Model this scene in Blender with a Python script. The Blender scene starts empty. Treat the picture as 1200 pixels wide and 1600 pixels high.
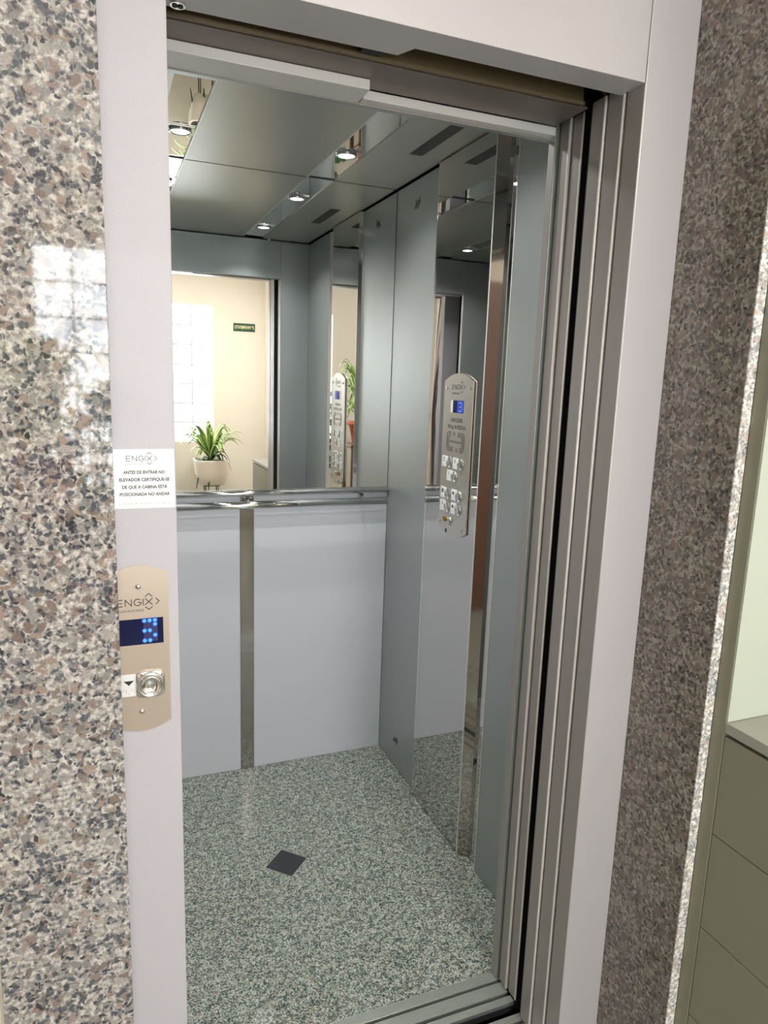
import bpy, bmesh, math, random
from mathutils import Matrix, Vector
S = bpy.context.scene
COL = S.collection
random.seed(7)

# ------------------------------------------------------------------ camera
cam_d = bpy.data.cameras.new('camera'); cam = bpy.data.objects.new('camera', cam_d); COL.objects.link(cam)
yaw, pitch, roll, FPX = 0.3872, 0.1832, 0.0337, 1098.95
cy, sy, cp, sp = math.cos(yaw), math.sin(yaw), math.cos(pitch), math.sin(pitch)
f_ = Vector((sy*cp, cy*cp, -sp)); r_ = Vector((cy, -sy, 0)); u_ = r_.cross(f_)
r2 = r_*math.cos(roll)+u_*math.sin(roll); u2 = -r_*math.sin(roll)+u_*math.cos(roll)
M = Matrix((r2, u2, -f_)).transposed().to_4x4(); M.translation = Vector((-0.1034, -1.0780, 1.5211))
cam.matrix_world = M
cam_d.sensor_fit = 'VERTICAL'; cam_d.sensor_height = 24; cam_d.lens = FPX/1600*24
cam_d.clip_start = 0.02
S.camera = cam
# ------------------------------------------------------------------ world, exposure
w = bpy.data.worlds.new('world'); S.world = w; w.use_nodes = True
w.node_tree.nodes['Background'].inputs[0].default_value = (.75, .85, 1, 1)
w.node_tree.nodes['Background'].inputs[1].default_value = 0.4
S.view_settings.view_transform = 'Standard'; S.view_settings.look = 'None'
S.view_settings.gamma = 1; S.view_settings.use_curve_mapping = False
S.view_settings.exposure = -0.32
try:
    S.cycles.max_bounces = 14; S.cycles.glossy_bounces = 10; S.cycles.diffuse_bounces = 5
except Exception: pass
WINDOW_L = 13.0      # daylight through the glass blocks
SIDE_L = 9.0        # daylight behind the curtain and of the added left window
DOWN_W = 6.0        # each cab downlight
LOBBY_W = 60.0      # added lobby fill lamp, out of view

# ------------------------------------------------------------------ materials
def srgb(r, g, b):
    f = lambda c: (c/255/12.92) if c/255 <= .04045 else ((c/255+.055)/1.055)**2.4
    return (f(r), f(g), f(b), 1)
MATS = {}
def pm(name, col, rough=.5, metal=0., bump=0., bscale=300., coat=0., spec=None, bstretch=None):
    m = bpy.data.materials.new(name); m.use_nodes = True; nt = m.node_tree; b = nt.nodes['Principled BSDF']
    b.inputs['Base Color'].default_value = col; b.inputs['Roughness'].default_value = rough; b.inputs['Metallic'].default_value = metal
    if coat: b.inputs['Coat Weight'].default_value = coat; b.inputs['Coat Roughness'].default_value = .05
    if spec is not None: b.inputs['Specular IOR Level'].default_value = spec
    tc = nt.nodes.new('ShaderNodeTexCoord'); nz = nt.nodes.new('ShaderNodeTexNoise'); nz.inputs['Scale'].default_value = bscale; nz.inputs['Detail'].default_value = 3
    src = tc.outputs['Object']
    if bstretch:
        mp = nt.nodes.new('ShaderNodeMapping'); mp.inputs['Scale'].default_value = bstretch; nt.links.new(src, mp.inputs['Vector']); src = mp.outputs['Vector']
    nt.links.new(src, nz.inputs['Vector'])
    if bump:
        bp = nt.nodes.new('ShaderNodeBump'); bp.inputs['Strength'].default_value = bump; bp.inputs['Distance'].default_value = .001
        nt.links.new(nz.outputs['Fac'], bp.inputs['Height']); nt.links.new(bp.outputs['Normal'], b.inputs['Normal'])
    else:
        mr = nt.nodes.new('ShaderNodeMapRange'); mr.inputs['To Min'].default_value = rough*.92; mr.inputs['To Max'].default_value = rough*1.08
        nt.links.new(nz.outputs['Fac'], mr.inputs['Value']); nt.links.new(mr.outputs['Result'], b.inputs['Roughness'])
    MATS[name] = m; return m
def em(name, col, s):
    m = bpy.data.materials.new(name); m.use_nodes = True; b = m.node_tree.nodes['Principled BSDF']
    b.inputs['Base Color'].default_value = (.02, .02, .02, 1); b.inputs['Emission Color'].default_value = col; b.inputs['Emission Strength'].default_value = s
    MATS[name] = m; return m
def ramp(nt, stops, inter='LINEAR'):
    r = nt.nodes.new('ShaderNodeValToRGB'); r.color_ramp.interpolation = inter
    e = r.color_ramp.elements
    while len(e) > 1: e.remove(e[-1])
    e[0].position = stops[0][0]; e[0].color = stops[0][1]
    for p, c in stops[1:]:
        x = e.new(p); x.color = c
    return r
def granite(name, k, base, tones, darkc, rough=.12, dark=.5, blob=.6):
    """speckled stone: a pale matrix, soft rounded crystals and clustered dark flecks; k scales the crystals"""
    m = bpy.data.materials.new(name); m.use_nodes = True; nt = m.node_tree; b = nt.nodes['Principled BSDF']; L = nt.links.new
    N = nt.nodes.new
    tc = N('ShaderNodeTexCoord'); C = tc.outputs['Object']
    def noise(sc, det=4, src=C):
        n = N('ShaderNodeTexNoise'); n.inputs['Scale'].default_value = sc*k; n.inputs['Detail'].default_value = det; L(src, n.inputs['Vector']); return n
    def mrange(src, a, b_, c=0, d=1):
        r = N('ShaderNodeMapRange'); r.inputs['From Min'].default_value = a; r.inputs['From Max'].default_value = b_; r.inputs['To Min'].default_value = c; r.inputs['To Max'].default_value = d; L(src, r.inputs['Value']); return r.outputs['Result']
    def math_(op, a, b_):
        n = N('ShaderNodeMath'); n.operation = op
        for i, x in enumerate((a, b_)):
            if isinstance(x, (int, float)): n.inputs[i].default_value = x
            else: L(x, n.inputs[i])
        return n.outputs[0]
    def mixc(f, a, b_):
        n = N('ShaderNodeMix'); n.data_type = 'RGBA'; L(f, n.inputs['Factor'])
        for key, x in (('A', a), ('B', b_)):
            if isinstance(x, tuple): n.inputs[key].default_value = x
            else: L(x, n.inputs[key])
        return n.outputs['Result']
    dn = noise(70, 5)
    sc = N('ShaderNodeVectorMath'); sc.operation = 'MULTIPLY_ADD'; sc.inputs[1].default_value = (.020/k,)*3; L(dn.outputs['Color'], sc.inputs[0]); L(C, sc.inputs[2]); D = sc.outputs[0]
    v1 = N('ShaderNodeTexVoronoi'); v1.inputs['Scale'].default_value = 78*k; L(D, v1.inputs['Vector'])
    s1 = N('ShaderNodeSeparateColor'); L(v1.outputs['Color'], s1.inputs[0])
    n = len(tones); r1 = ramp(nt, [(i/n, srgb(*t)) for i, t in enumerate(tones)], 'CONSTANT'); L(s1.outputs[0], r1.inputs[0])
    m1 = math_('MULTIPLY', mrange(v1.outputs['Distance'], .62, .44), mrange(s1.outputs[1], 1-blob-.04, 1-blob+.04))
    # matrix with its own light mottling
    bm_ = mixc(mrange(noise(150, 4).outputs['Fac'], .38, .62), srgb(*[c*.66 for c in base]), srgb(*[min(255, c*1.08) for c in base]))
    c1 = mixc(m1, bm_, r1.outputs[0])
    v2 = N('ShaderNodeTexVoronoi'); v2.inputs['Scale'].default_value = 165*k; L(D, v2.inputs['Vector'])
    s2 = N('ShaderNodeSeparateColor'); L(v2.outputs['Color'], s2.inputs[0])
    cl = mrange(noise(32, 5).outputs['Fac'], .36, .66, -.28, .28)
    pick = mrange(math_('ADD', s2.outputs[0], cl), 1-dark*.62-.05, 1-dark*.62+.05)
    m2 = math_('MULTIPLY', pick, mrange(v2.outputs['Distance'], .85, .45))
    dk = mixc(s2.outputs[2], srgb(*darkc), srgb(*[c*1.7 for c in darkc]))
    c2 = mixc(m2, c1, dk)
    fr = mrange(noise(420, 3).outputs['Fac'], .3, .7, .80, 1.18)
    mu = N('ShaderNodeVectorMath'); mu.operation = 'SCALE'; L(c2, mu.inputs[0]); L(fr, mu.inputs['Scale'])
    L(mu.outputs[0], b.inputs['Base Color']); b.inputs['Roughness'].default_value = rough
    MATS[name] = m; return m
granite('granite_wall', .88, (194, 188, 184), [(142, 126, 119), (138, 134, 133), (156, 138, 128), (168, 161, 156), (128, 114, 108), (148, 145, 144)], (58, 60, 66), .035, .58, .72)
MATS['granite_wall'].node_tree.nodes['Principled BSDF'].inputs['Specular IOR Level'].default_value = .8
granite('granite_shaded', .95, (150, 141, 132), [(116, 103, 94), (112, 106, 100), (124, 106, 95), (134, 125, 116)], (60, 57, 54), .12, .6, .7)  # darker copy of the stone: shade of the side-facing reveal in its colour
granite('granite_lit', 1.1, (236, 232, 225), [(196, 182, 172), (186, 182, 180), (200, 184, 170)], (100, 103, 106), .4, .4, .45)  # paler copy of the stone: window light on the front edge in its colour
granite('granite_floor', 1.7, (184, 190, 178), [(132, 138, 127), (152, 138, 125), (113, 124, 115), (144, 152, 140)], (38, 48, 46), .12, .84, .65)
pm('frame_white', srgb(190, 187, 195), .38, 0, .6, 420, coat=.1)
pm('frame_satin', srgb(190, 186, 189), .33, .15)
pm('teal_steel', srgb(166, 171, 170), .32, .65, .30, 900)
pm('ceiling_steel', srgb(180, 179, 172), .33, .6, .16, 700, bstretch=(1, .35, 1))
pm('door_steel', srgb(160, 154, 150), .42, .35)
pm('trim_and_lit_edge', srgb(232, 227, 222), .3, .2)  # pale trim; on the leaf corners it paints caught window light
pm('header_track', srgb(112, 98, 74), .45, .4)
pm('header_dark', srgb(120, 110, 102), .4, .6)
pm('strip_white', srgb(214, 211, 209), .35, .1)
pm('black', (.006, .006, .007, 1), .6)
pm('dark_gap', (.02, .02, .022, 1), .7)
pm('engraving', (.02, .02, .022, 1), .6)
pm('laminate', srgb(194, 196, 203), .42, 0, .12, 500)
pm('mirror', (.82, .83, .82, 1), .0, 1.)
pm('column_mirror', (.60, .59, .575, 1), .012, 1.)
pm('chrome', (.78, .77, .76, 1), .08, 1.)
pm('chamfer_chrome', (.52, .48, .46, 1), .05, 1.)
pm('strip_chrome', (.40, .38, .38, 1), .09, 1.)
pm('brushed', srgb(205, 200, 192), .30, .9, .12, 120, bstretch=(1, 14, 1))
pm('brushed_plate', srgb(206, 190, 176), .36, .8, .12, 120, bstretch=(14, 1, 1))
pm('sill_alu', srgb(198, 202, 196), .33, .8)
pm('black_tile', srgb(38, 40, 44), .25)
pm('grout', srgb(150, 160, 147), .6)
pm('beige_wall', srgb(226, 217, 204), .75, 0, .1, 60)
pm('ceiling_white', srgb(236, 232, 224), .8)
pm('wood', srgb(104, 74, 58), .35, 0, .1, 30, bstretch=(6, 6, 1))
pm('vent_grey', srgb(88, 86, 82), .6)
pm('olive', srgb(128, 127, 108), .38)
pm('pale_green', srgb(180, 188, 174), .45)
pm('worktop', srgb(150, 149, 138), .3)
pm('sticker', srgb(246, 246, 246), .3)
pm('print_grey', srgb(72, 74, 78), .6)
pm('print_pale', srgb(150, 152, 156), .6)
pm('tag_white', srgb(226, 226, 226), .35)
pm('display_glass', (.004, .006, .05, 1), .08)
em('display_glow', (.01, .03, .9, 1), .55)
em('display_dim', (.01, .02, .6, 1), .22)
em('led_blue', (.05, .35, 1, 1), 2.2)
em('lamp_lens', (1, 1, .98, 1), 14)
em('window_light', (.93, .97, 1, 1), WINDOW_L)
em('side_window_light', (.95, .97, 1, 1), SIDE_L)
em('lobby_lens', (1, .97, .92, 1), 3)
pm('mortar', srgb(190, 196, 200), .6)
pm('pot_white', srgb(226, 212, 196), .6, 0, .2, 40)
pm('terracotta', srgb(186, 92, 60), .7)
pm('soil', srgb(60, 48, 38), .9)
pm('iron', srgb(70, 58, 48), .5, .3)
pm('leaf_light', srgb(150, 178, 96), .4)
pm('leaf_dark', srgb(46, 84, 52), .35)
pm('sign_green', srgb(34, 74, 50), .5)
pm('sign_cream', srgb(232, 226, 176), .5)
pm('brass', srgb(180, 140, 70), .25, 1)
# stripes across the leaf blades and the curtain
def striped(name, cols, scale, axis=0, rough=.7):
    m = bpy.data.materials.new(name); m.use_nodes = True; nt = m.node_tree; b = nt.nodes['Principled BSDF']; L = nt.links.new
    uv = nt.nodes.new('ShaderNodeUVMap'); sx = nt.nodes.new('ShaderNodeSeparateXYZ'); L(uv.outputs[0], sx.inputs[0])
    mu = nt.nodes.new('ShaderNodeMath'); mu.operation = 'MULTIPLY'; mu.inputs[1].default_value = scale; L(sx.outputs[axis], mu.inputs[0])
    fr = nt.nodes.new('ShaderNodeMath'); fr.operation = 'FRACT'; L(mu.outputs[0], fr.inputs[0])
    r = ramp(nt, cols, 'CONSTANT'); L(fr.outputs[0], r.inputs[0]); L(r.outputs[0], b.inputs['Base Color']); b.inputs['Roughness'].default_value = rough
    MATS[name] = m; return m
striped('curtain_stripe', [(0, srgb(222, 214, 206)), (.30, srgb(96, 92, 100)), (.42, srgb(214, 204, 198)), (.52, srgb(112, 84, 74)), (.60, srgb(226, 218, 212)), (.84, srgb(66, 66, 76))], 3.0)
striped('leaf_variegated', [(0, srgb(206, 216, 140)), (.2, srgb(84, 132, 60)), (.8, srgb(206, 216, 140))], 1.0, rough=.35)

# ------------------------------------------------------------------ mesh helpers
def link(name, bm, mat, parent=None, smooth=False, kind=None):
    me = bpy.data.meshes.new(name); bmesh.ops.recalc_face_normals(bm, faces=bm.faces); bm.to_mesh(me); bm.free()
    if smooth: me.shade_smooth()
    me.materials.append(MATS[mat]); o = bpy.data.objects.new(name, me); COL.objects.link(o)
    if parent: o.parent = parent
    if kind: o['kind'] = kind
    return o
def tag(o, label, cat, group=None, kind=None):
    o['label'] = label; o['category'] = cat
    if group: o['group'] = group
    if kind: o['kind'] = kind
    return o
def thing(name, label, cat, loc=(0, 0, 0), group=None, mat=None):
    o = bpy.data.objects.new(name, None); COL.objects.link(o); o.empty_display_size = .05
    if mat is not None: o.matrix_world = Matrix.Translation(loc) @ mat
    else: o.location = loc
    return tag(o, label, cat, group)
def nb(): return bmesh.new()
def box(bm, x0, x1, y0, y1, z0, z1, bev=0, seg=2):
    g = bmesh.ops.create_cube(bm, size=1); vs = g['verts']
    for v in vs: v.co = Vector(((x0+x1)/2+v.co.x*(x1-x0), (y0+y1)/2+v.co.y*(y1-y0), (z0+z1)/2+v.co.z*(z1-z0)))
    if bev:
        es = list({e for v in vs for e in v.link_edges})
        bmesh.ops.bevel(bm, geom=es, offset=bev, segments=seg, affect='EDGES', profile=.5)
    return bm
def B(*a, **k): return box(nb(), *a, **k)
def cyl(bm, p, q, r0, r1=None, seg=24, cap=True):
    p, q = Vector(p), Vector(q); d = q-p; L = d.length
    g = bmesh.ops.create_cone(bm, cap_ends=cap, segments=seg, radius1=r0, radius2=r0 if r1 is None else r1, depth=L)
    mt = Matrix.Translation((p+q)/2) @ d.to_track_quat('Z', 'Y').to_matrix().to_4x4()
    bmesh.ops.transform(bm, matrix=mt, verts=g['verts']); return bm
def tube(bm, pts, r, seg=10):
    pts = [Vector(p) for p in pts]; rings = []
    for i, p in enumerate(pts):
        d = (pts[min(i+1, len(pts)-1)]-pts[max(i-1, 0)]).normalized(); q = d.to_track_quat('Z', 'Y')
        rings.append([bm.verts.new(p+q @ Vector((r*math.cos(a*2*math.pi/seg), r*math.sin(a*2*math.pi/seg), 0))) for a in range(seg)])
    for a, b in zip(rings, rings[1:]):
        for i in range(seg): bm.faces.new((a[i], a[(i+1) % seg], b[(i+1) % seg], b[i]))
    bm.faces.new(rings[0]); bm.faces.new(rings[-1]); return bm
def prism(bm, poly, w0, w1, axis='Z'):
    """polygon in the two other axes, extruded along axis"""
    def mk(a, b, c): return {'Z': (a, b, c), 'Y': (a, c, b), 'X': (c, a, b)}[axis]
    A = [bm.verts.new(mk(a, b, w0)) for a, b in poly]; Bv = [bm.verts.new(mk(a, b, w1)) for a, b in poly]
    n = len(poly)
    for i in range(n): bm.faces.new((A[i], A[(i+1) % n], Bv[(i+1) % n], Bv[i]))
    bm.faces.new(A); bm.faces.new(Bv); return bm
def lathe(bm, prof, c=(0, 0, 0), seg=40, sq=0):
    rings = []
    for r, z in prof:
        ring = []
        for i in range(seg):
            a = 2*math.pi*i/seg; k = r
            if sq: k = r/(abs(math.cos(a))**sq+abs(math.sin(a))**sq)**(1/sq)
            ring.append(bm.verts.new((c[0]+k*math.cos(a), c[1]+k*math.sin(a), c[2]+z)))
        rings.append(ring)
    for a, b in zip(rings, rings[1:]):
        for i in range(seg): bm.faces.new((a[i], a[(i+1) % seg], b[(i+1) % seg], b[i]))
    bm.faces.new(rings[0]); bm.faces.new(rings[-1]); return bm
# frames: local (u right, v up, w to the viewer)
F_Y = Matrix(((1, 0, 0, 0), (0, 0, -1, 0), (0, 1, 0, 0), (0, 0, 0, 1)))     # faces -Y
F_X = Matrix(((0, 0, -1, 0), (-1, 0, 0, 0), (0, 1, 0, 0), (0, 0, 0, 1)))    # faces -X
F_R = Matrix(((-1, 0, 0, 0), (0, 0, 1, 0), (0, 1, 0, 0), (0, 0, 0, 1)))     # faces +Y
def text(s, size, u, v, w, mat, parent, name='lettering', align='CENTER', width=None, bold=0.0):
    c = bpy.data.curves.new('t', 'FONT'); c.body = s; c.size = size; c.align_x = align; c.align_y = 'CENTER'; c.extrude = .0002; c.offset = bold
    c.resolution_u = 3
    o = bpy.data.objects.new('t', c); COL.objects.link(o); bpy.context.view_layer.update()
    me = bpy.data.meshes.new_from_object(o.evaluated_get(bpy.context.evaluated_depsgraph_get()))
    bpy.data.objects.remove(o); bpy.data.curves.remove(c)
    xs = [q.co.x for q in me.vertices]; k = 1
    if width and xs: k = width/(max(xs)-min(xs))
    for q in me.vertices: q.co.x *= k; q.co += Vector((u, v, w))
    me.materials.clear(); me.materials.append(MATS[mat]); me.name = name
    ob = bpy.data.objects.new(name, me); COL.objects.link(ob); ob.parent = parent; return ob
def bar2(bm, a, b, t, w0, w1):
    a, b = Vector(a), Vector(b); n = Vector((-(b-a).y, (b-a).x)).normalized()*t/2; e = (b-a).normalized()*t*.35
    a = a-e; b = b+e
    prism(bm, [tuple(a+n), tuple(a-n), tuple(b-n), tuple(b+n)], w0, w1)
def logo(parent, u, v, size, w, mat='engraving'):
    """ENGI then a crossed X held by chevrons; u is the centre of the X"""
    bm = nb(); h = size*.36; t = size*.085
    def ln(a, b): bar2(bm, (u+a[0]*size, v+a[1]*size), (u+b[0]*size, v+b[1]*size), t, w, w+.0003)
    ln((-.38, .36), (.36, -.36)); ln((-.38, -.36), (.36, .36))
    ln((-.36, .58), (0, .90)); ln((0, .90), (.36, .58))
    ln((-.36, -.58), (0, -.90)); ln((0, -.90), (.36, -.58))
    ln((.72, .34), (1.06, 0)); ln((1.06, 0), (.72, -.34))
    # E N G I
    x = -3.25
    ln((x, .36), (x, -.36)); ln((x, .36), (x+.55, .36)); ln((x, 0), (x+.5, 0)); ln((x, -.36), (x+.55, -.36))
    x = -2.4; ln((x, -.36), (x, .36)); ln((x, .36), (x+.62, -.36)); ln((x+.62, -.36), (x+.62, .36))
    pts = [(-1.15+.37*math.cos(a)*.98, .37*math.sin(a)) for a in [math.radians(q) for q in range(45, 361, 24)]]
    for a, b in zip(pts, pts[1:]): ln(a, b)
    ln(pts[-1], (-1.12, 0))
    ln((-.58, .36), (-.58, -.36))
    return link('logo', bm, mat, parent)

# ================================================================== THE SETTING
def struct(name, bm, mat, parent=None):
    return link(name, bm, mat, parent, kind=None if parent else 'structure')
ZC = 2.62
struct('floor', B(-2.3, 1.6, -3.6, -.02, -.06, 0), 'granite_floor')
struct('ceiling', B(-2.3, 1.6, -3.6, .26, ZC, ZC+.06), 'ceiling_white')
# rear wall with two window openings (glass block window and the curtained one)
bm = nb()
WX0, WX1, WZ0, WZ1 = -.42, 1.01, .842, 2.22
CX0, CX1, CZ0, CZ1 = -2.15, -1.66, .9, 2.35
for a in [(-2.3, CX0, 0, ZC), (CX1, WX0, 0, ZC), (WX1, 1.6, 0, ZC), (CX0, CX1, 0, CZ0), (CX0, CX1, CZ1, ZC), (WX0, WX1, 0, WZ0), (WX0, WX1, WZ1, ZC)]:
    box(bm, a[0], a[1], -3.62, -3.5, a[2], a[3])
struct('wall_rear', bm, 'beige_wall')
wn = struct('window_1', B(WX0, WX1, -3.60, -3.575, WZ0, WZ1), 'window_light')
bm = nb()
for i in range(8):
    x = WX0+(WX1-WX0)*i/7; box(bm, x-.007, x+.007, -3.576, -3.56, WZ0, WZ1)
for i in range(8):
    z = WZ0+(WZ1-WZ0)*i/7; box(bm, WX0, WX1, -3.576, -3.561, z-.007, z+.007)
link('mortar_joints', bm, 'mortar', wn)
w2 = struct('window_2', B(CX0, CX1, -3.60, -3.58, CZ0, CZ1), 'side_window_light')
bm = nb(); box(bm, CX0, CX0+.04, -3.58, -3.53, CZ0, CZ1); box(bm, CX1-.04, CX1, -3.58, -3.53, CZ0, CZ1); box(bm, CX0+.04, CX1-.04, -3.58, -3.53, CZ0, CZ0+.04)
box(bm, CX0+.04, CX1-.04, -3.58, -3.53, CZ1-.04, CZ1); box(bm, -1.92, -1.89, -3.58, -3.535, CZ0+.04, CZ1-.04)
link('window_frame', bm, 'iron', w2)
bm = nb()
for a in ((-3.62, -3.2, 0, ZC), (-1.8, -1.5, 0, ZC), (-3.2, -1.8, 0, .9), (-3.2, -1.8, 2.3, ZC)): box(bm, -2.42, -2.3, a[0], a[1], a[2], a[3])
struct('wall_lobby_left', bm, 'beige_wall')
w3 = struct('fill_window', B(-2.40, -2.38, -3.2, -1.8, .9, 2.3), 'side_window_light')  # unseen window added to light the scene from the left
bm = nb()
for y in (-3.19, -2.51, -1.83): box(bm, -2.38, -2.33, y, y+.03, .9, 2.3)
link('window_frame', bm, 'iron', w3)
# stepped left wall carrying the wooden door, and the rounded corner beside the granite
bm = nb(); box(bm, -2.3, -.97, -1.5, -1.42, 0, ZC); box(bm, -1.09, -.97, -1.42, -.60, 2.16, ZC); box(bm, -1.09, -.97, -.60, -.05, 0, ZC)
struct('wall_left_return', bm, 'beige_wall')
bm = nb(); box(bm, -1.09, -.272, -.055, .30, 0, ZC, bev=.012, seg=4)
struct('wall_left', bm, 'beige_wall')
d1 = struct('door_1', B(-1.07, -.985, -1.42, -.60, 0, 2.16, bev=.004), 'wood')
bm = nb()
for z0, z1 in ((.15, .95), (1.05, 2.02)):
    for y0, y1 in ((-1.33, -1.04), (-.98, -.69)): box(bm, -.985, -.978, y0, y1, z0, z1, bev=.003)
link('door_panel', bm, 'wood', d1)
bm = nb(); cyl(bm, (-.985, -.67, 1.0), (-.94, -.67, 1.0), .01); cyl(bm, (-.945, -.68, 1.0), (-.945, -.80, 1.0), .009)
link('door_handle', bm, 'chrome', d1, True)
struct('wall_lobby_right', B(1.55, 1.62, -3.6, -.20, 0, ZC), 'beige_wall')
# granite slab left of the lift and the granite reveal on its right
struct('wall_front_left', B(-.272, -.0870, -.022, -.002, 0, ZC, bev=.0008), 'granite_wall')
struct('wall_right_reveal', B(.9075, .9265, -.1875, .05, 0, ZC, bev=.0006), 'granite_shaded')
struct('trim_1', B(.9066, .9270, -.1900, -.1875, 0, ZC), 'granite_lit')  # front edge of the reveal slab, its window light painted in
struct('wall_front_upper', B(-.272, .907, .001, .055, 2.5, ZC), 'beige_wall')
# shaft walls around the cab, near-black to paint the shade in the gap
bm = nb(); box(bm, -.55, 1.6, 1.62, 1.68, -.4, ZC+.3); box(bm, -.6, -.55, .05, 1.68, -.4, ZC+.3); box(bm, 1.5, 1.6, .05, 1.62, -.4, ZC+.3)
box(bm, -.6, 1.6, .05, 1.68, ZC+.3, ZC+.36); box(bm, -.6, 1.6, .0, 1.68, -.46, -.4); box(bm, .93, 1.6, -.19, .05, 0, ZC); box(bm, -.6, -.1, .035, .05, -.4, ZC); box(bm, -.6, 1.6, -.03, -.022, -.4, -.061)
struct('wall_shaft', bm, 'dark_gap')

# ================================================================== THE LIFT FRAME
fr = thing('elevator_door_frame', 'white painted metal door frame around the open lift, set between granite walls', 'door frame')
H = 2.046
link('left_jamb', B(-.107, 0, 0, .05, 0, 2.6, bev=.0015), 'frame_white', fr)
bm = nb(); box(bm, .8005, .907, 0, .046, 0, 2.6, bev=.0015)
link('right_jamb', bm, 'frame_satin', fr)
link('reveal_lining', B(.7995, .8005, .0015, .044, 0, 2.0455), 'door_steel', fr)
link('header_panel', B(.0002, .7985, 0, .003, H, 2.6, bev=.001), 'frame_satin', fr)
bm = nb(); prism(bm, [(0.0, .003), (.7985, .003), (.7985, .062), (.388, .062), (.372, .096), (0.0, .100)], H, H+.014)
link('header_underside', bm, 'frame_satin', fr)
bm = nb(); box(bm, -.02, .765, .128, .200, H+.001, 2.2); box(bm, -.02, .765, .122, .128, H-.002, H+.004)
link('door_track', bm, 'header_track', fr)
link('track_cover', B(-.02, .78, .134, .236, H-.003, H+.001), 'header_dark', fr)
lk = link('contact_ring', cyl(nb(), (.024, .085, H-.004), (.024, .085, H), .011, seg=32), 'chrome', fr)
bm = nb(); cyl(bm, (.020, .085, H-.0055), (.020, .085, H-.004), .004, seg=16); cyl(bm, (.028, .085, H-.0055), (.028, .085, H-.004), .004, seg=16)
link('contact_hole', bm, 'black', lk)
bk = link('track_bracket', B(.315, .350, .104, .120, H+.002, H+.020, bev=.001), 'dark_gap', fr)
link('bracket_screw', cyl(nb(), (.338, .100, H+.008), (.338, .104, H+.008), .0035, seg=16), 'chrome', bk)
# sills
def sill(name, label, y0, y1, z, grooves):
    t = thing(name, label, 'door sill', ((0.4), (y0+y1)/2, z-.03))
    bm = nb(); ys = [y0]+[g for ab in grooves for g in ab]+[y1]
    box(bm, -.45, .45, y0-(y0+y1)/2, y1-(y0+y1)/2, 0, .018)
    o = link('sill_base', bm, 'dark_gap', t)
    for a, b in zip(ys[::2], ys[1::2]):
        bm = nb(); a -= (y0+y1)/2; b -= (y0+y1)/2; box(bm, -.45, .41, a, b, .018, .028)
        n = max(2, int((b-a)/.0035))
        for i in range(n):
            c = a+(b-a)*(i+.5)/n; box(bm, -.45, .41, c-.0011, c+.0011, .028, .030)
        link('ribbed_rail', bm, 'sill_alu', t)
    return t
sill('elevator_car_sill', 'ribbed aluminium sill at the edge of the lift floor, beyond the black gap', .188, .286, .002, [(.206, .217), (.249, .259)])
sill('landing_sill', 'ribbed aluminium sill on the landing side, nearest the viewer', -.02, .156, .000, [(.020, .030), (.075, .086), (.128, .138)])
# telescopic door leaves parked on the right
def leaf(name, label, y0, y1, x0, group, shade_side=0):
    t = thing(name, label, 'lift door leaf', (x0, (y0+y1)/2, .004), group)
    h = (y1-y0)/2
    link('panel', B(.0012, .44, -h, h, 0, 2.056, bev=.0012), 'door_steel', t)
    bm = nb(); box(bm, 0, .006, -h-.0012, -h+.0042, 0, 2.056, bev=.0018, seg=3)
    link('lit_edge', bm, 'trim_and_lit_edge', t, True)  # near corner of the leaf, paler colour stands for window light on it
    if shade_side: link('gap_shade', B(.002, .44, *((-h-.003, -h-.0013) if shade_side < 0 else (h+.0001, h+.003)), 0, 2.056), 'black', t)  # black strip put in as the deep shade between the leaves
    return t
leaf('landing_door_leaf', 'slim steel landing door leaf parked at right, first behind the frame reveal', .0535, .098, .7988, 'landing door leaves')
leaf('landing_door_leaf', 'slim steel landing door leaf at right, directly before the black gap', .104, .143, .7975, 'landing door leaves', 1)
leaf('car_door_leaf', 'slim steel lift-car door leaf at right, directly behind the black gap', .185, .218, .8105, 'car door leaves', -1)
leaf('car_door_leaf', 'slim steel lift-car door leaf at right, closest to the lift interior', .223, .256, .8065, 'car door leaves')
for i, (x, y) in enumerate(((.845, .075), (.85, .128), (.84, .235))):
    t = thing('door_hanger', ['dark door hanger plate above the foremost parked leaf', 'dark door hanger plate above the second parked leaf', 'dark door hanger plate above the innermost parked leaf'][i], 'hanger', (x, y, 2.062), 'door hangers')
    link('plate', prism(nb(), [(-.05, .02), (-.02, 0), (.06, 0), (.06, .1), (-.05, .1)], -.004, .004, 'Y'), 'header_track', t)
    bm = nb(); cyl(bm, (0, -.012, .05), (0, -.004, .05), .014)
    link('roller', bm, 'black', t, True)

# ================================================================== THE CAB
XL, XR, YB, YF, HC = -.170, .949, 1.475, .285, 2.216
cab = thing('elevator_cab', 'open lift car of satin grey-green metal panels with granite floor', 'lift car', (0.39, .88, 0))
ci = Matrix.Translation((-.39, -.88, 0))
def cpart(name, bm, mat, smooth=False, parent=None):
    bmesh.ops.transform(bm, matrix=ci, verts=bm.verts); return link(name, bm, mat, parent or cab, smooth)
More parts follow.
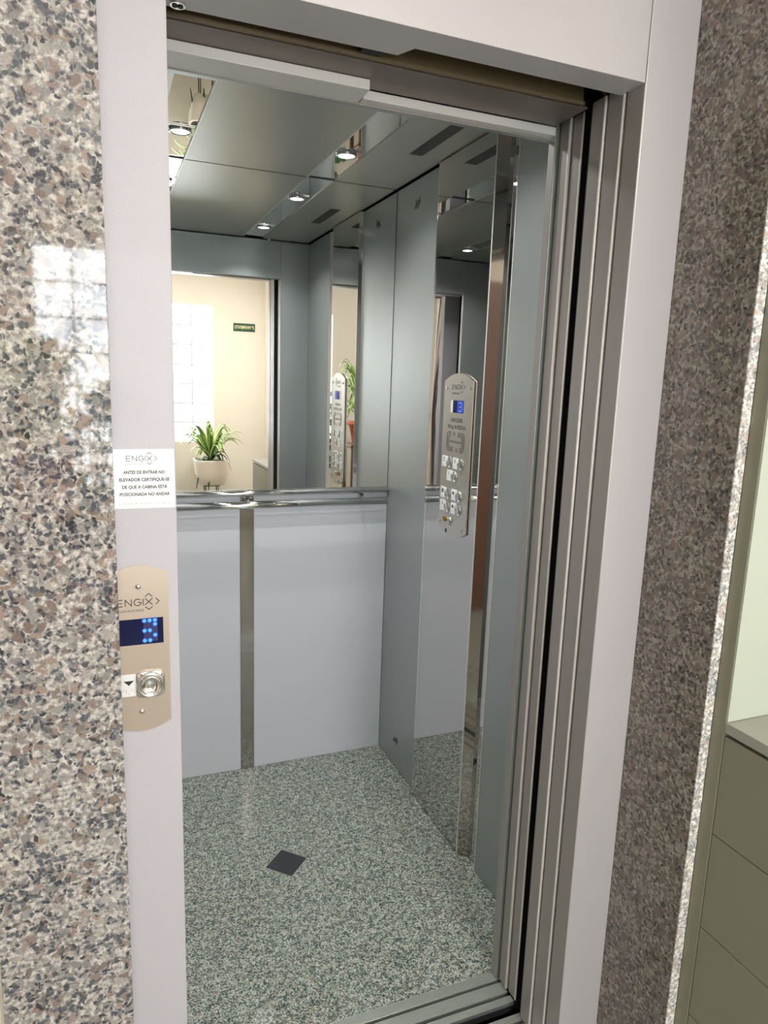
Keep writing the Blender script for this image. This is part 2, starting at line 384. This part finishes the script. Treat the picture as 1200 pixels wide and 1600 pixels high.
# floor tiles with corner cut off around the black inset
cx, cyy, q = .400, .882, .070; g = .0008
def tile(x0, x1, y0, y1, sx, sy_):
    # corner (cx,cyy) cut diagonally
    if sx > 0 and sy_ > 0: poly = [(x0+q, y0), (x1, y0), (x1, y1), (x0, y1), (x0, y0+q)]
    elif sx < 0 and sy_ > 0: poly = [(x0, y0), (x1-q, y0), (x1, y0+q), (x1, y1), (x0, y1)]
    elif sx < 0: poly = [(x0, y0), (x1, y0), (x1, y1-q), (x1-q, y1), (x0, y1)]
    else: poly = [(x0, y0), (x1, y0), (x1, y1), (x0+q, y1), (x0, y1-q)]
    cpart('floor_tile', prism(nb(), poly, -.018, 0), 'granite_floor')
tile(XL, cx-g, YF+.001, cyy-g, -1, -1); tile(cx+g, .972, YF+.001, cyy-g, 1, -1); tile(XL, cx-g, cyy+g, YB, -1, 1); tile(cx+g, .972, cyy+g, YB, 1, 1)
cpart('floor_bed', B(XL, .972, YF+.001, YB, -.04, -.0012), 'grout')
t_ = q-.0035; inset = cpart('floor_inset', prism(nb(), [(cx-t_, cyy), (cx, cyy-t_), (cx+t_, cyy), (cx, cyy+t_)], -.0011, .0003), 'black_tile')
# back wall
bw = cpart('back_wall_panel', B(XL, XR, YB+.008, YB+.03, 0, HC+.02), 'teal_steel')
SX0, SX1 = .366, .416
for a, b in ((XL, SX0-.0008), (SX1+.0008, XR-.001)):
    cpart('lower_panel', B(a, b, YB-.001, YB+.008, .001, 1.092, bev=.0006), 'laminate')
cpart('vertical_strip', B(SX0, SX1, YB-.003, YB+.008, .001, 1.090, bev=.0008), 'strip_chrome')
# side walls
def ws(name, x0, x1, y0, y1, z0=0.001, z1=HC-.006, mat='teal_steel'): cpart(name, B(x0, x1, y0, y1, z0, z1, bev=.0006), mat)
ws('side_wall_panel', XR, XR+.02, 1.112, YB)
ws('side_wall_panel', XR+.002, XR+.022, YF, .645)
ws('side_wall_panel', XL-.02, XL, YF, .66); ws('side_wall_panel', XL-.02, XL, .662, 1.10); ws('side_wall_panel', XL-.02, XL, 1.102, YB)
cpart('wall_joint', B(.977, XR+.035, .6445, 1.1125, .001, HC), 'dark_gap')
# mirrored column on the right wall
XM = .9365
cpart('column_mirror', prism(nb(), [(XM, .742), (XM+.012, .742), (XM+.012, 1.092), (XM, 1.092)], .004, HC-.004), 'column_mirror')
cpart('column_trim', prism(nb(), [(XM-.0005, 1.092), (XM-.0005, 1.100), (.951, 1.111), (.951, 1.092)], .004, HC-.004), 'chrome')
cpart('column_chamfer', prism(nb(), [(XM, .7405), (.9655, .7165), (.975, .7165), (.975, .7405)], .002, HC-.004), 'chamfer_chrome')
cpart('column_bead', B(XM-.001, XM+.003, .7395, .7425, .002, HC-.004, bev=.0005), 'trim_and_lit_edge')
cpart('column_back', B(XR+.003, XR+.02, .745, 1.1125, .001, HC), 'dark_gap')
cpart('column_strip', B(.9655, .9745, .653, .7165, .002, HC-.004), 'column_mirror')
cpart('column_bead', B(.951, .975, .6475, .6505, .002, HC-.004, bev=.0004), 'trim_and_lit_edge')
# front returns and transom
cpart('return_edge', B(.7992, .8003, .263, YF-.001, .002, 2.03), 'door_steel')
cpart('front_return', B(.8005, XR+.002, .262, YF, .001, HC-.004, bev=.001), 'teal_steel')
cpart('front_return', B(XL, -.0005, .262, YF, .001, HC-.004, bev=.001), 'teal_steel')
cpart('transom', B(0, .8, .266, YF, 2.0265, HC-.004, bev=.001), 'teal_steel')
cpart('transom_lip', B(0, .8, .262, .2655, 2.024, 2.034), 'door_steel')
cpart('door_header_strip', B(-.01, .362, .195, .262, 2.0255, 2.0425, bev=.0012), 'strip_white')
cpart('door_header_strip', B(.366, .785, .240, .262, 2.0265, 2.0425, bev=.0012), 'strip_white')
# ceiling: centre panel, two mirror strips, two side panels
cpart('ceiling_panel', B(.189, .604, YF+.001, YB-.002, HC, HC+.01, bev=.0008), 'ceiling_steel')
cpart('ceiling_panel', B(.704, XR-.006, YF+.001, YB-.002, HC, HC+.01, bev=.0008), 'ceiling_steel')
cpart('ceiling_panel', B(XL, .092, YF+.001, YB-.002, HC, HC+.01, bev=.0008), 'ceiling_steel')
for a, b in ((.0925, .1885), (.6045, .7035)):
    cpart('ceiling_mirror_strip', B(a, b, YF+.001, YB-.002, HC+.003, HC+.01), 'mirror')
for x in (.1885, .6045): cpart('ceiling_trim', B(x-.0022, x+.0022, YF+.001, YB-.002, HC-.0012, HC+.006), 'trim_and_lit_edge')
cpart('ceiling_gap', B(XL, .975, YF, YB+.008, HC+.0105, HC+.03), 'black')
v = cpart('ceiling_vent', B(.818, .862, .775, 1.075, HC-.0006, HC), 'vent_grey')
bm = nb()
for i in range(42):
    y = .779+i*.007; box(bm, .821, .859, y, y+.0035, HC-.0012, HC-.0006)
cpart('vent_slots', bm, 'vent_grey', parent=v)
v = cpart('ceiling_vent', B(-.08, -.036, .775, 1.075, HC-.0006, HC), 'vent_grey')
# engraved ventilation marks on the right wall
def vent_mark(y, z):
    bm = nb()
    for k, (du, dv, h) in enumerate([(-.021, -.006, .012), (-.014, .004, .030), (-.007, -.002, .016), (0, .006, .014), (.006, 0, .030), (.013, .008, .030), (.020, .006, .010)]):
        box(bm, XR-.0004, XR+.001, y-du-.0018, y-du+.0018, z+dv-h/2, z+dv+h/2)
    cpart('vent_holes', bm, 'black')
vent_mark(1.288, 2.128); vent_mark(1.300, .112)

mr = tag(link('wall_mirror', B(XL+.002, XR-.0015, YB, YB+.006, 1.113, HC-.001), 'mirror'), 'large frameless mirror filling the upper back wall of the lift', 'mirror')
hr = thing('handrail', 'round chrome handrail across the back wall of the lift below the mirror', 'handrail', (.39, YB, 1.066))
def hpart(name, bm, mat, sm=True, parent=None):
    bmesh.ops.transform(bm, matrix=Matrix.Translation((-.39, -YB, -1.066)), verts=bm.verts); return link(name, bm, mat, parent or hr, sm)
bm = nb(); cyl(bm, (-.13, 1.42, 1.066), (.925, 1.42, 1.066), .0145, seg=40); ob = hpart('rail', bm, 'chrome', False)
for p_ in ob.data.polygons: p_.use_smooth = len(p_.vertices) == 4
bm = nb(); cyl(bm, (XL, YB-.012, 1.102), (XR-.001, YB-.012, 1.102), .0105, seg=24); hpart('mirror_trim', bm, 'chrome')
for x in (-.045, .391, .835):
    bm = nb(); cyl(bm, (x, 1.425, 1.070), (x, YB-.004, 1.082), .0065, seg=20); cyl(bm, (x, YB-.006, 1.082), (x, YB-.001, 1.082), .011, seg=24)
    hpart('bracket', bm, 'chrome')
# downlights
first = None
for i, (x, y, lab) in enumerate([(.647, 1.175, 'round chrome downlight in the right ceiling strip, near the back mirror'), (.647, .577, 'round chrome downlight in the right ceiling strip, nearer the door, seen in the mirror'),
                     (.146, 1.19, 'round chrome downlight in the left ceiling strip, near the back mirror'), (.146, .577, 'round chrome downlight in the left ceiling strip, nearer the door')]):
    if i == 0:
        d = thing('downlight', lab, 'downlight', (x, y, HC+.002), 'downlights in the lift ceiling')
        bm = nb(); box(bm, -.042, .042, -.036, .036, -.0025, .0005, bev=.0005); link('mounting_plate', bm, 'chrome', d)
        bm = nb(); lathe(bm, [(.030, -.002), (.033, -.007), (.029, -.009), (.026, -.006), (.024, -.002)], seg=40); link('bezel', bm, 'chrome', d, True)
        link('lens', cyl(nb(), (0, 0, -.0065), (0, 0, -.003), .0245, seg=32), 'lamp_lens', d)
        first = d
    else:
        d = first.copy(); COL.objects.link(d); d.location = (x, y, HC+.002); d['label'] = lab
        for c in list(first.children):
            if c.type == 'MESH': k = c.copy(); COL.objects.link(k); k.parent = d
    ld = bpy.data.lights.new('downlight_glow', 'SPOT'); ld.energy = DOWN_W*4; ld.spot_size = 2.4; ld.spot_blend = .8; ld.shadow_soft_size = .02; ld.color = (1, .99, .97)
    lo = bpy.data.objects.new('downlight_glow', ld); COL.objects.link(lo); lo.location = (x, y, HC-.012)
    lo.visible_glossy = True

# ================================================================== CONTROL PANEL IN THE CAB (faces -X)
CX, CY, CZ = .9345, .8825, 1.297
cop = thing('cab_control_panel', 'tall rounded steel button panel with blue display on the mirrored column', 'control panel', (CX, CY, CZ), mat=F_X)
def cuv(y, z): return (CY-y, z-CZ)
hw, zt, zs, zb, zbs = .0935, 1.554-CZ, 1.529-CZ, 1.040-CZ, 1.066-CZ
poly = []
n = 18
for i in range(n+1):
    t = -1+2*i/n; poly.append((t*hw, zs+(zt-zs)*(1-t*t)))
for i in range(n+1):
    t = 1-2*i/n; poly.append((t*hw, zbs+(zb-zbs)*(1-t*t)))
bm = nb(); prism(bm, poly, 0, .005); link('faceplate', bm, 'brushed', cop)
W = .005
d = link('display', B(-.041, .041, *[1.433-CZ, 1.471-CZ], W-.001, W+.0006), 'display_glass', cop)
link('display_glow', B(.000, .040, 1.434-CZ, 1.470-CZ, W+.0006, W+.0009), 'display_glow', d)
link('display_edge', B(-.041, -.028, 1.433-CZ, 1.471-CZ, W+.0006, W+.0010), 'tag_white', d)
bm = nb()
for r, row in enumerate(['11110', '00001', '01110', '00001', '11110']):
    for c, ch in enumerate(row):
        if ch == '1': cyl(bm, (.013+c*.0052, 1.464-CZ-r*.0062, W+.0009), (.013+c*.0052, 1.464-CZ-r*.0062, W+.0013), .0017, seg=8)
link('display_digit', bm, 'led_blue', d)
logo(cop, .024, 1.512-CZ, .0195, W)
text('ELEVADORES', .008, -.014, 1.492-CZ, W, 'engraving', cop, width=.05)
text('CAPACIDADE', .0175, -.001, 1.4095-CZ, W, 'engraving', cop, width=.078, bold=.0002)
text('450 kg  06 PESSOAS', .0165, .002, 1.3885-CZ, W, 'engraving', cop, width=.118, bold=.0002)
# intercom grille: nested brackets round a word
bm = nb(); icu, icv = -.002, 1.342-CZ
for k, (a, b) in enumerate(((.058, .029), (.051, .0235), (.044, .018))):
    for sx in (-1, 1):
        r = .014-.002*k; pts = [(sx*.014, b)] if not (sx < 0) else [(sx*.030, b)]
        for j in range(7):
            an = math.pi/2*(1-j/6); pts.append((sx*(a-r+r*math.cos(an)), b-r+r*math.sin(an)))
        pts2 = [(x, -y) for x, y in reversed(pts)]
        if sx > 0: pts2[-1] = (sx*.030, -b)
        else: pts2[-1] = (sx*.014, -b)
        allp = pts+pts2
        for p0, p1 in zip(allp, allp[1:]): bar2(bm, (icu+p0[0], icv+p0[1]), (icu+p1[0], icv+p1[1]), .0021, W, W+.0004)
for x, s in ((-.014, 1), (-.006, 1), (.006, -1), (.014, -1)):
    bar2(bm, (icu+x, icv+s*.030), (icu+x, icv+s*.020), .0018, W, W+.0004)
link('intercom_grille', bm, 'engraving', cop)
text('INTERCOMUNICADOR', .0095, icu, icv, W, 'engraving', cop, width=.076)
def button(parent, u, v, s, sign, w, tagdx=-.034, tag=True):
    b = link('button', lathe(nb(), [(s*.98, 0), (s, .002), (s*.93, .0045), (s*.80, .0045), (s*.72, .002), (s*.68, .0045), (s*.55, .0058), (s*.25, .0050), (.0001, .0046)], (u, v, w), 36), 'chrome', parent, True)
    if tag:
        t = link('button_tag', B(u+tagdx-.0155, u+tagdx+.0175, v-.0175, v+.0175, w, w+.0022, bev=.002), 'tag_white', parent)
        if sign: text(sign, .017, u+tagdx-.001, v+.006, w+.0022, 'engraving', t, bold=.0005)
        bm = nb()
        for a, bb in ((-.006, -.007), (-.002, -.007), (.003, -.007), (-.006, -.011), (.003, -.011)): cyl(bm, (u+tagdx+a, v+bb, w+.0022), (u+tagdx+a, v+bb, w+.0027), .0007, seg=6)
        link('braille_dots', bm, 'print_pale', t)
    return b
for y, z, s in ((.915, 1.276, '2'), (.841, 1.276, '3'), (.878, 1.2345, '1'), (.915, 1.175, 'A'), (.841, 1.176, '◆'), (.915, 1.1325, '3'), (.841, 1.1335, '◆')):
    u, v = cuv(y, z)
    if s == '◆':
        button(cop, u, v, .0185, '', W)
        bm = nb(); kk = u-.035
        for sgn in (-1, 1): prism(bm, [(kk+sgn*.008, v+.006), (kk+sgn*.001, v+.011), (kk+sgn*.001, v+.001)], W+.0022, W+.0027)
        link('door_symbol', bm, 'engraving', cop)
    elif s == 'A':
        button(cop, u, v, .0185, '', W)
        bm = nb(); kk = u-.035; lathe(bm, [(.0065, 0), (.0065, .0004)], (kk, v+.006, W+.0022), 16); box(bm, kk-.008, kk+.008, v-.001, v+.001, W+.0022, W+.0027)
        link('bell_symbol', bm, 'brass', cop)
    else: button(cop, u, v, .0185, s, W)
u, v = cuv(.926, 1.090); bm = nb(); cyl(bm, (u, v, W), (u, v, W+.005), .0085, seg=24); k = link('key_switch', bm, 'brass', cop); link('key_slot', B(u-.001, u+.001, v-.005, v+.005, W+.005, W+.0054), 'black', k)
u, v = cuv(.890, 1.093); link('toggle', lathe(nb(), [(.010, 0), (.010, .003), (.006, .008), (.0001, .009)], (u, v, W), 24), 'chrome', cop, True)
text('CHAVE', .007, -.006, 1.078-CZ, W, 'engraving', cop)
for y, z in ((.955, 1.508), (.804, 1.510), (.965, 1.075), (.811, 1.075)):
    u, v = cuv(y, z); s_ = link('screw', lathe(nb(), [(.0055, 0), (.005, .002), (.0001, .003)], (u, v, W), 16), 'chrome', cop, True)
bm = nb(); u, v = cuv(.918, 1.053)
prism(bm, [(u+.006*math.cos(a*math.pi/8), v+.008*math.sin(a*math.pi/8)) for a in range(16)], W, W+.0003)
o = link('maker_mark', bm, 'engraving', cop)

# ================================================================== LANDING CALL PLATE (faces -Y)
HX, HZ = -.058, 1.106
hp = thing('landing_call_plate', 'brushed steel call plate with blue floor display on the left door jamb', 'call plate', (HX, 0, HZ), mat=F_Y)
hw, zt, zs, zb, zbs = .0432, 1.2395-HZ, 1.2255-HZ, .9735-HZ, .9875-HZ
poly = [( -1*hw+2*hw*i/n, zs+(zt-zs)*(1-(-1+2*i/n)**2)) for i in range(n+1)]+[(hw-2*hw*i/n, zbs+(zb-zbs)*(1-(1-2*i/n)**2)) for i in range(n+1)]
link('faceplate', prism(nb(), poly, 0, .0018), 'brushed_plate', hp)
W = .0018
logo(hp, .0145, 1.1825-HZ, .0140, W)
text('ELEVADORES', .0052, -.0115, 1.1695-HZ, W, 'print_grey', hp, width=.037)
dsp = link('display', B(-.034, .0345, 1.1155-HZ, 1.1565-HZ, W-.001, W+.0006), 'display_glass', hp)
bm = nb(); box(bm, .006, .026, 1.1195-HZ, 1.1560-HZ, W+.0006, W+.0009)
link('lit_area', bm, 'display_dim', dsp)
bm = nb(); bm2 = nb()
for r, row in enumerate(['111', '001', '110', '001', '110']):
    for c, ch in enumerate(row):
        if ch == '1':
            x, z = .0072+c*.0076, 1.1530-HZ-r*.0079+(.0015 if r == 1 else 0)
            cyl(bm, (x, z, W+.0009), (x, z, W+.0015), .0027, seg=14); cyl(bm2, (x, z, W+.0009), (x, z, W+.0011), .0042, seg=14)
link('display_digit', bm, 'led_blue', dsp); link('digit_halo', bm2, 'display_glow', dsp)
hb = link('button', lathe(nb(), [(.0205, 0), (.0205, .003), (.0188, .0045), (.0178, .0045), (.0172, .003), (.0160, .003), (.0152, .006), (.0138, .0075), (.0125, .0068), (.0110, .0045), (.006, .0032), (.0001, .003)], (.0135, 1.0505-HZ, W+.002), 48), 'chrome', hp, True)
bm = nb(); lathe(bm, [(.0212, 0), (.0212, .0028), (.0200, .0034)], (.0135, 1.0505-HZ, W), 48, sq=5); link('button_surround', bm, 'chrome', hp, True)
tg = link('button_tag', B(-.036, -.0075, 1.0335-HZ, 1.0695-HZ, W, W+.0015, bev=.001), 'tag_white', hp)
link('down_arrow', prism(nb(), [(-.0255, 1.0590-HZ), (-.0105, 1.0590-HZ), (-.018, 1.0515-HZ)], W+.0015, W+.0018), 'engraving', tg)
bm = nb()
for a, b in ((-.026, 1.0445), (-.022, 1.0445), (-.014, 1.0445), (-.010, 1.0445), (-.022, 1.041), (-.018, 1.0375), (-.010, 1.041)): cyl(bm, (a, b-HZ, W+.0015), (a, b-HZ, W+.0021), .0007, seg=8)
link('braille_dots', bm, 'print_pale', tg)
for z in (1.207, 1.0065):
    link('screw', lathe(nb(), [(.0042, 0), (.0040, .0016), (.0022, .0030), (.0001, .0032)], (0, z-HZ, W), 20), 'chrome', hp, True)
# notice
st = thing('notice_sticker', 'white printed notice stuck on the left jamb above the call plate', 'sticker', (-.0445, 0, 1.3695), mat=F_Y)
link('paper', B(-.0425, .0425, -.0435, .0435, .0002, .0006), 'sticker', st)
logo(st, .0075, .030, .0098, .0006, 'print_grey')
text('ELEVADORES', .0032, -.012, .0215, .0006, 'print_pale', st, width=.022)
for i, (s, wd) in enumerate((('ANTES DE ENTRAR NO', .058), ('ELEVADOR CERTIFIQUE-SE', .070), ('DE QUE A CABINA ESTÁ', .063), ('POSICIONADA NO ANDAR', .070))):
    text(s, .0066, 0, .0095-i*.0108, .0006, 'print_grey', st, width=wd, bold=.00022)
text('Av. Maranhão, 380 - São Geraldo - Porto Alegre/RS', .0032, 0, -.0365, .0006, 'print_pale', st, width=.072)

# ================================================================== LOBBY FURNITURE
cb = thing('drawer_cabinet', 'olive green drawer cabinet with worktop at the right edge, beside the granite', 'cabinet', (1.2, -.64, 0))
ci = Matrix.Translation((-1.2, .64, 0))
def kpart(name, bm, mat, parent=None, sm=False):
    bmesh.ops.transform(bm, matrix=ci, verts=bm.verts); return link(name, bm, mat, parent or cb, sm)
kpart('side_panel', B(.9275, 1.5, -.219, -.1905, 0, 2.4, bev=.0008), 'olive')
kpart('back_panel', B(.9295, 1.5, -.2212, -.2192, .937, 2.4), 'pale_green')
kpart('carcass', B(.948, 1.5, -1.07, -.2215, 0, .910), 'olive')
kpart('worktop', B(.9275, 1.5, -1.075, -.2195, .916, .936, bev=.001), 'worktop')
kpart('shadow_gap', B(.940, 1.48, -1.06, -.225, .9105, .9155), 'black')
zs_ = [.02, .123, .3195, .516, .713, .9095]
for a, b in zip(zs_, zs_[1:]):
    kpart('drawer_front', B(.9285, .947, -.643, -.2205, a+.0012, b-.0012, bev=.0008), 'olive')
    kpart('drawer_front', B(.9285, .947, -1.07, -.6445, a+.0012, b-.0012, bev=.0008), 'olive')

def blade_leaf(bm, base, az, length, rise, droop, width, uvl, nseg=9):
    """arched ribbon with a folded midrib"""
    d = Vector((math.cos(az), math.sin(az), 0)); s = Vector((-d.y, d.x, 0)); prev = None
    for i in range(nseg+1):
        t = i/nseg; p = Vector(base)+d*(length*t)+Vector((0, 0, rise*math.sin(t*math.pi*.62)*1.0-droop*t*t*t))
        wv = width*math.sin(math.pi*min(.98, .12+.86*t))**.7
        row = [bm.verts.new(p-s*wv+Vector((0, 0, wv*.35))), bm.verts.new(p), bm.verts.new(p+s*wv+Vector((0, 0, wv*.35)))]
        if prev:
            for k in range(2):
                f = bm.faces.new((prev[k], prev[k+1], row[k+1], row[k])); f.smooth = True
                for lp, uu in zip(f.loops, ((k*.5), (k+1)*.5, (k+1)*.5, k*.5)): lp[uvl].uv = (uu, t)
        prev = row
def foliage(name, base, n_, lmin, lmax, rise, droop, width, mat, parent, seed):
    rd = random.Random(seed); bm = nb(); uvl = bm.loops.layers.uv.new('UVMap')
    for i in range(n_):
        az = i*2.399+rd.uniform(-.2, .2); L_ = rd.uniform(lmin, lmax); k = rd.random()
        blade_leaf(bm, base, az, L_, rise*(.5+k), droop*(1.4-k), width*rd.uniform(.7, 1.1), uvl)
    me = bpy.data.meshes.new(name); bm.to_mesh(me); bm.free(); me.materials.append(MATS[mat]); o = bpy.data.objects.new(name, me); COL.objects.link(o); o.parent = parent
    so = o.modifiers.new('thick', 'SOLIDIFY'); so.thickness = .0015; return o
# white pot on an iron stand (seen in the back mirror)
px, py = .905, -3.0
stn = thing('plant_stand', 'thin iron plant stand of bent rods under the white pot', 'plant stand', (px, py, 0))
for dx, dy in ((-.06, -.06), (.06, -.06), (-.06, .06), (.06, .06)):
    link('leg', tube(nb(), [(dx*1.3, dy*1.3, 0), (dx, dy, .2), (dx, dy, .468)], .006), 'iron', stn, True)
link('top_ring', tube(nb(), [(-.075, -.075, .462), (.075, -.075, .462), (.075, .075, .462), (-.075, .075, .462), (-.075, -.075, .462)], .006), 'iron', stn, True)
pp = thing('potted_plant', 'leafy striped-blade plant in a tapered white pot, seen in the back mirror', 'plant', (px, py, .47))
bm = nb(); lathe(bm, [(.115, 0), (.125, .01), (.150, .12), (.160, .235), (.162, .245), (.150, .245), (.146, .225), (.001, .222)], seg=56, sq=6); link('pot', bm, 'pot_white', pp, True)
link('soil', cyl(nb(), (0, 0, .222), (0, 0, .229), .14), 'soil', pp)
foliage('foliage', (0, 0, .23), 34, .20, .34, .26, .06, .030, 'leaf_variegated', pp, 3)
foliage('foliage', (0, 0, .225), 9, .14, .20, .10, .22, .026, 'leaf_dark', pp, 5)
# terracotta pot plant on a wooden stool
sx_, sy_ = -.34, -2.3
stl = thing('wooden_stool', 'brown wooden stool under the terracotta plant pot', 'stool', (sx_, sy_, 0))
link('seat', B(-.15, .15, -.15, .15, .90, .93, bev=.004), 'wood', stl)
for dx in (-.12, .12):
    for dy in (-.12, .12): link('leg', B(dx-.015, dx+.015, dy-.015, dy+.015, 0, .90), 'wood', stl)
tp = thing('potted_plant', 'bright green leafy plant in a terracotta pot on a tall wooden stool', 'plant', (sx_, sy_, .93))
bm = nb(); lathe(bm, [(.08, 0), (.085, .01), (.115, .17), (.13, .175), (.132, .21), (.115, .21), (.11, .19), (.001, .188)]); link('pot', bm, 'terracotta', tp, True)
link('soil', cyl(nb(), (0, 0, .188), (0, 0, .194), .105), 'soil', tp)
foliage('foliage', (0, 0, .19), 46, .14, .32, .42, .12, .024, 'leaf_light', tp, 11)
# large split leaf plant on the floor
mp_ = thing('potted_plant', 'dark green split-leaf plant in a floor pot, left of the tall stool', 'plant', (-.14, -3.1, 0))
bm = nb(); lathe(bm, [(.13, 0), (.14, .01), (.18, .30), (.195, .31), (.195, .34), (.18, .34), (.17, .32), (.001, .31)]); link('pot', bm, 'pot_white', mp_, True)
link('soil', cyl(nb(), (0, 0, .31), (0, 0, .316), .165), 'soil', mp_)
rd = random.Random(4); bm = nb(); bms = nb()
for i in range(34):
    az = i*2.4; h = rd.uniform(.35, 1.45); rr = rd.uniform(.04, .20); c = Vector((math.cos(az)*rr, math.sin(az)*rr, .31+h*.8))
    tube(bms, [(0, 0, .31), (c.x*.4, c.y*.4, .31+h*.5), tuple(c)], .005, 6)
    d = Vector((math.cos(az), math.sin(az), -.45)).normalized(); s = Vector((-math.sin(az), math.cos(az), 0)); nrm = d.cross(s)
    L_ = rd.uniform(.15, .22); pts = []
    for k in range(36):
        a = 2*math.pi*k/36; r = L_*.5*(1-.32*(k % 4 == 1)*(abs(math.sin(a)) > .35))
        pts.append(c+d*(L_*.42+r*math.cos(a)*1.1)+s*(r*math.sin(a)*.95)+nrm*(abs(math.sin(a))*.02))
    cv = bm.verts.new(c+d*L_*.42); vs = [bm.verts.new(p) for p in pts]
    for k in range(36): bm.faces.new((cv, vs[k], vs[(k+1) % 36]))
o = link('foliage', bm, 'leaf_dark', mp_); so = o.modifiers.new('thick', 'SOLIDIFY'); so.thickness = .0015
link('stems', bms, 'leaf_light', mp_, True)
# sign on the rear wall
sg = thing('floor_sign', 'small dark green floor sign on the beige rear wall, seen in the mirror', 'sign', (1.332, -3.5, 2.024), mat=F_R)
link('plate', B(-.112, .112, -.041, .041, 0, .004, bev=.001), 'sign_green', sg)
text('3º PAVIMENTO', .045, 0, 0, .004, 'sign_cream', sg, width=.20, bold=.0008)
# curtain on a rod
cu = thing('curtain', 'striped brown, grey and white curtain tied back at the side window', 'curtain', (-1.6, -3.40, 0))
bm = nb(); uvl = bm.loops.layers.uv.new('UVMap'); NU, NV = 60, 26; grid = []
for j in range(NV+1):
    t = j/NV; z = 2.46-t*2.3; row = []
    zz = 1.15
    if z > zz: k = ((z-zz)/(2.46-zz))**1.5
    else: k = .0+.35*(zz-z)
    xr = -1.58-.02*k; xl = -1.70-.45*k
    for i in range(NU+1):
        s = i/NU; x = xr+(xl-xr)*s; y = .03*math.sin(s*math.pi*14)*(1-.5*k)+.01*math.sin(s*31)
        row.append(bm.verts.new((x+1.6, y, z)))
    grid.append(row)
for j in range(NV):
    for i in range(NU):
        f = bm.faces.new((grid[j][i], grid[j][i+1], grid[j+1][i+1], grid[j+1][i])); f.smooth = True
        for lp, (a, b) in zip(f.loops, ((i, j), (i+1, j), (i+1, j+1), (i, j+1))): lp[uvl].uv = (a/NU, b/NV)
me = bpy.data.meshes.new('cloth'); bm.to_mesh(me); bm.free(); me.materials.append(MATS['curtain_stripe']); o = bpy.data.objects.new('cloth', me); COL.objects.link(o); o.parent = cu
so = o.modifiers.new('thick', 'SOLIDIFY'); so.thickness = .003
link('tieback', tube(nb(), [(.04, .05, 1.16), (.09, .0, 1.15), (.10, -.06, 1.17)], .012), 'iron', cu, True)
cr = tag(link('curtain_rod', cyl(nb(), (-2.2, -3.40, 2.475), (-1.3, -3.40, 2.475), .012), 'iron'), 'dark curtain rod above the striped curtain', 'curtain rod')
# unseen lamp added to brighten the lobby and its rear wall
ll = thing('fill_lamp', 'round white fill lamp added on the lobby ceiling, unseen behind the viewer', 'ceiling lamp', (.75, -2.1, ZC))
link('housing', lathe(nb(), [(.22, 0), (.22, -.03), (.20, -.045)], seg=48), 'frame_white', ll, True)
link('diffuser', cyl(nb(), (0, 0, -.05), (0, 0, -.04), .195, seg=48), 'lobby_lens', ll)
ld = bpy.data.lights.new('fill_lamp_glow', 'AREA'); ld.shape = 'DISK'; ld.size = .38; ld.energy = LOBBY_W; ld.color = (1, .965, .92)
lo = bpy.data.objects.new('fill_lamp_glow', ld); COL.objects.link(lo); lo.location = (.75, -2.1, ZC-.055)
